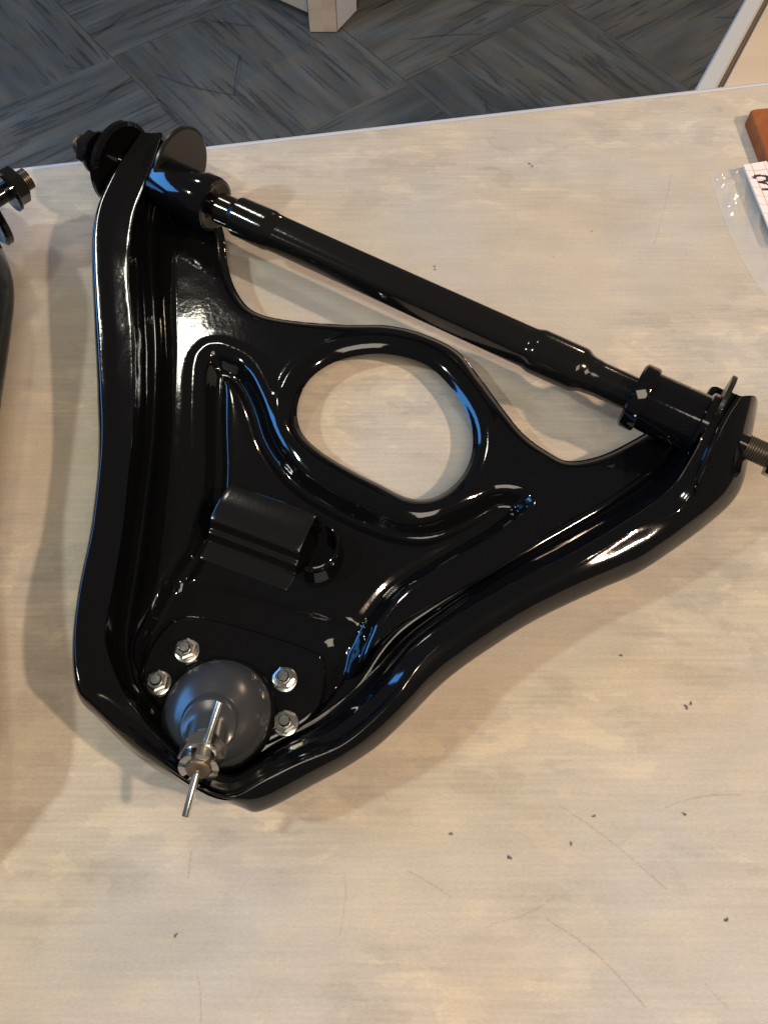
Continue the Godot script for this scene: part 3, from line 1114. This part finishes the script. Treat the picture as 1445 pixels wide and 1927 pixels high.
func build_joint(t: Node3D):
	# a separate thick plate carries the joint
	var ring := loop2(JOINT_PLATE, 5)
	var cnt := ring.size()
	var rows := []
	for lv in [[0.0, 4.5], [0.0, 11.2], [0.5, 12.4], [1.5, 13.2], [2.8, 13.5]]:
		for i in cnt:
			var tan := (ring[(i + 1) % cnt] - ring[(i - 1 + cnt) % cnt]).normalized()
			var q: Vector2 = ring[i] + Vector2(-tan.y, tan.x) * lv[0] * PLATE_TURN
			rows.append(pt(q.x, lv[1], q.y))
	var rp := PackedVector3Array(rows)
	obj("joint_plate", grid_mesh(rp, 5, cnt, true, sx > 0), M.paint, t)
	var top := PackedVector2Array()
	for i in cnt:
		top.append(Vector2(rows[4 * cnt + i].x, rows[4 * cnt + i].z))
	obj("joint_plate_top", prism(top, 0.0080, 0.0135), M.paint, t)
	var c := pt(-93, 13.2, -104)
	var joint := obj("ball_joint", lathe([Vector2(0, 0), Vector2(0.0315, 0), Vector2(0.0325, 0.001), Vector2(0.0325, 0.0035), Vector2(0.0315, 0.0045), Vector2(0.0315, 0.0045), Vector2(0, 0.005)], 64), M.paint, t, Transform3D(Basis.IDENTITY, c))
	# the rubber boot: a low dome with a collar, leaning the way the stud lies
	var prof := [Vector2(0.0286, 0.0035), Vector2(0.0298, 0.0045), Vector2(0.0300, 0.0065), Vector2(0.0292, 0.0082), Vector2(0.0292, 0.0082), Vector2(0.0284, 0.0090), Vector2(0.0272, 0.0125), Vector2(0.0250, 0.0160), Vector2(0.0222, 0.0190), Vector2(0.0190, 0.0213), Vector2(0.0155, 0.0232), Vector2(0.0150, 0.0240), Vector2(0.0150, 0.0258), Vector2(0.0140, 0.0266), Vector2(0.0112, 0.0272), Vector2(0.0100, 0.0290), Vector2(0.0096, 0.0330), Vector2(0.0080, 0.0345), Vector2(0, 0.0345)]
	var p := PackedVector3Array()
	var sides := 72
	var tip := pt(-93, 53, -67) - c
	var lean := Vector3(tip.x, 0, tip.z) / (tip.y - 0.004)
	for k in prof.size():
		for s in sides:
			var a := TAU * s / sides
			var y: float = prof[k].y
			var sh: float = pow(clampf((y - 0.008) / 0.026, 0, 1), 1.5)
			p.append(Vector3(cos(a) * prof[k].x, y, sin(a) * prof[k].x) + lean * y * sh * 0.75)
	obj("rubber_boot", grid_mesh(p, prof.size(), sides, true, true), M.rubber, joint)
	# stud, castle nut and cotter pin lean toward us
	var root := lean * 0.030 * 0.7 + Vector3(0, 0.030, 0)
	var f := along(root, root + (tip - root).normalized() * 0.05)
	var reach := root.distance_to(tip)
	obj("stud", lathe([Vector2(0, -0.004), Vector2(0.0072, -0.004), Vector2(0.0066, reach - 0.004), Vector2(0.0064, reach - 0.0005), Vector2(0.0056, reach), Vector2(0.0056, reach), Vector2(0.0016, reach - 0.0002), Vector2(0.0008, reach - 0.0010), Vector2(0, reach - 0.0010)], 32), M.steel_end, joint, f)
	var nut := obj("castle_nut", lathe([Vector2(0.0054, reach - 0.017), Vector2(0.0115, reach - 0.017), Vector2(0.0122, reach - 0.0162), Vector2(0.0122, reach - 0.0162), Vector2(0.0122, reach - 0.0085), Vector2(0.0122, reach - 0.0085), Vector2(0.0108, reach - 0.0078), Vector2(0.0102, reach - 0.0078), Vector2(0.0102, reach - 0.0072)], 6, 1.0, 6), M.steel, joint, f)
	# slotted crown: six castellations
	var st := SurfaceTool.new()
	st.begin(Mesh.PRIMITIVE_TRIANGLES)
	for k in 6:
		var b := Basis(Vector3.UP, PI / 3 * k + 0.2)
		var y0 := reach - 0.0078
		var y1 := reach - 0.0015
		var q := []
		for e in 7:
			var a := lerpf(-0.36, 0.36, e / 6.0)
			q.append([b * Vector3(cos(a), 0, sin(a)) * 0.0068, b * Vector3(cos(a), 0, sin(a)) * 0.0102])
		for e in 6:
			var up := Vector3.UP
			face(st, [q[e][1] + up * y0, q[e + 1][1] + up * y0, q[e + 1][1] + up * y1, q[e][1] + up * y1], (q[e][1] + q[e + 1][1]).normalized())
			face(st, [q[e][0] + up * y0, q[e + 1][0] + up * y0, q[e + 1][0] + up * y1, q[e][0] + up * y1], -(q[e][1] + q[e + 1][1]).normalized())
			face(st, [q[e][0] + up * y1, q[e + 1][0] + up * y1, q[e + 1][1] + up * y1, q[e][1] + up * y1], Vector3.UP)
		for e in [0, 6]:
			var nn: Vector3 = (q[e][1] - q[3][1]).normalized()
			face(st, [q[e][0] + Vector3.UP * y0, q[e][1] + Vector3.UP * y0, q[e][1] + Vector3.UP * y1, q[e][0] + Vector3.UP * y1], nn)
	obj("crown", st.commit(), M.steel, joint, f)
	var pin_at := f * Vector3(0, reach - 0.0045, 0)
	var p0 := pt(-83, 64, -99) - c
	var p1 := pt(-99, 43, -47) - c
	obj("cotter_pin", tube([p0 + (p0 - pin_at).normalized() * 0.0005, p0, p0.lerp(pin_at, 0.5), pin_at, pin_at.lerp(p1, 0.5) + Vector3(0, 0.0004, 0), p1, p1 + (p1 - pin_at).normalized() * 0.0005], 0.0021, 12), M.steel, joint)
	for q in [[-115, -141], [-129, -122], [-57, -124], [-55, -99]]:
		var at := pt(q[0], 13.9, q[1])
		var turn := Basis(Vector3.UP, q[0] * 0.37)
		var bolt := obj("bolt", lathe([Vector2(0, 0), Vector2(0.0034, 0), Vector2(0.0034, 0.0085), Vector2(0.0027, 0.0093), Vector2(0.0027, 0.0093), Vector2(0, 0.0091)], 20), M.steel, t, Transform3D(turn, at))
		obj("nut", hexagon(0.0112, 0.0062, 0.0012), M.steel, bolt)
		obj("collar", lathe([Vector2(0, -0.001), Vector2(0.0072, -0.001), Vector2(0.0074, -0.0004), Vector2(0.0071, 0.0007), Vector2(0.006, 0.0012), Vector2(0, 0.0012)], 28), M.steel, bolt)


# ---------- the bag at the right ----------
func build_bag():
	var bag := thing("plastic_bag", "clear plastic bag lying at the right edge of the table", "bag", Vector3(0.33, TABLE_Y, -0.5))
	var o := Vector3(0.33, 0, -0.5)
	var im := FastNoiseLite.new()
	im.seed = 21
	im.frequency = 9.0
	im.fractal_octaves = 3
	var rows := 120
	var cols := 90
	var p := PackedVector3Array()
	for r in rows:
		for c in cols:
			var v := float(r) / (rows - 1)
			var u := float(c) / (cols - 1)
			var left := Vector2(0.271, -0.556).lerp(Vector2(0.274, -0.440), smoothstep(0.0, 1.0, v)) + Vector2(0.05 * pow(v, 4), 0.06 * v * v)
			var x := left.x + u * 0.19
			var z := left.y + u * (-0.03 + 0.05 * v)
			var crease: float = pow(1.0 - absf(im.get_noise_2d(x * 2.6 + z * 0.8 + 3.0, z * 0.5)), 6.0) * 0.0045
			var rise := 0.012 * smoothstep(0.0, 0.25, u) * smoothstep(0.0, 0.12, v) * smoothstep(1.0, 0.8, v)
			var wr := im.get_noise_2d(x, z * 0.8) * 0.010 * smoothstep(0.0, 0.10, u)
			p.append(Vector3(x, 0.0006 + rise * 0.25 + absf(wr) * 0.25 + crease * smoothstep(0.0, 0.06, u) * smoothstep(0.0, 0.05, v), z) - o)
	var film := StandardMaterial3D.new()
	film.albedo_color = Color(1, 1, 1, 0.17)
	film.transparency = BaseMaterial3D.TRANSPARENCY_ALPHA
	film.roughness = 0.08
	obj("film", grid_mesh(p, rows, cols, false, true), film, bag)
	var block := thing("rusty_plate", "rust brown rounded plate above the paper tag at the right edge", "plate", Vector3(0.34, TABLE_Y, -0.59))
	var outline := PackedVector2Array()
	var oo := Vector2(0.34, -0.59)
	var corners := [Vector2(0.313, -0.622), Vector2(0.40, -0.634), Vector2(0.40, -0.562), Vector2(0.316, -0.556)]
	for k in 4:
		var c: Vector2 = corners[k]
		var pr: Vector2 = corners[(k + 3) % 4]
		var nx: Vector2 = corners[(k + 1) % 4]
		var a := c + (pr - c).normalized() * 0.007
		var b := c + (nx - c).normalized() * 0.007
		for i in 6:
			var t := i / 5.0
			outline.append(a.lerp(c, t).lerp(c.lerp(b, t), t) - oo)
	var rust := mat(Color.WHITE, 0.55)
	var ri := noise_image(71, 0.03, 128, 128, Vector2.ONE, 4)
	ri.convert(Image.FORMAT_RGB8)
	for y in 128:
		for x in 128:
			var v := ri.get_pixel(x, y).r
			ri.set_pixel(x, y, Color(0.52, 0.24, 0.05).lerp(Color(0.60, 0.36, 0.10), v * v))
	rust.albedo_texture = ImageTexture.create_from_image(ri)
	rust.uv1_triplanar = true
	rust.uv1_scale = Vector3(18, 18, 18)
	obj("body", prism(outline, 0.0, 0.012, 0.0012), rust, block)
	# paper tag with hand lettering, lying on the bag
	var tag_ := thing("paper_tag", "white ruled paper tag with black handwriting at the right edge", "tag", Vector3(0.34, TABLE_Y, -0.52))
	var to := Vector3(0.34, 0, -0.52)
	var q := [Vector3(0.296, 0.0095, -0.556), Vector3(0.40, 0.0095, -0.580), Vector3(0.412, 0.009, -0.455), Vector3(0.303, 0.009, -0.470)]
	var st := SurfaceTool.new()
	st.begin(Mesh.PRIMITIVE_TRIANGLES)
	var uvs := [Vector2(0, 0), Vector2(1, 0), Vector2(1, 1), Vector2(0, 1)]
	for i in [0, 1, 2, 0, 2, 3]:
		st.set_normal(Vector3.UP)
		st.set_uv(uvs[i])
		st.add_vertex(q[i] - to)
	var paper := mat(Color.WHITE, 0.6)
	paper.albedo_texture = ImageTexture.create_from_image(tag_image())
	obj("sheet", st.commit(), paper, tag_)
	var under := PackedVector2Array()
	for v in q:
		under.append(Vector2(v.x - to.x, v.z - to.z))
	obj("backing", prism(under, 0.0076, 0.0086), mat(lin(0.7, 0.66, 0.62), 0.7), tag_)


func tag_image() -> Image:
	var im := Image.create_empty(320, 320, false, Image.FORMAT_RGB8)
	im.fill(Color(0.93, 0.89, 0.86))
	for k in 9:
		im.fill_rect(Rect2i(0, 22 + k * 36, 320, 2), Color(0.78, 0.66, 0.72))
	im.fill_rect(Rect2i(18, 0, 2, 320), Color(0.80, 0.58, 0.55))
	im.fill_rect(Rect2i(52, 0, 2, 320), Color(0.80, 0.70, 0.70))
	# a round letter, a bowl and a tail, cut by the picture's edge
	var strokes := [[Vector2(12, 54), Vector2(18, 45), Vector2(30, 40), Vector2(46, 44), Vector2(44, 58), Vector2(30, 68), Vector2(20, 71)], [Vector2(20, 71), Vector2(36, 74), Vector2(47, 84), Vector2(42, 97), Vector2(22, 102)], [Vector2(56, 40), Vector2(58, 70), Vector2(57, 100)]]
	for s in strokes:
		for i in s.size() - 1:
			for k in 60:
				blot(im, s[i].lerp(s[i + 1], k / 60.0), 3.0, Color(0.16, 0.10, 0.16), 0.9)
	return im
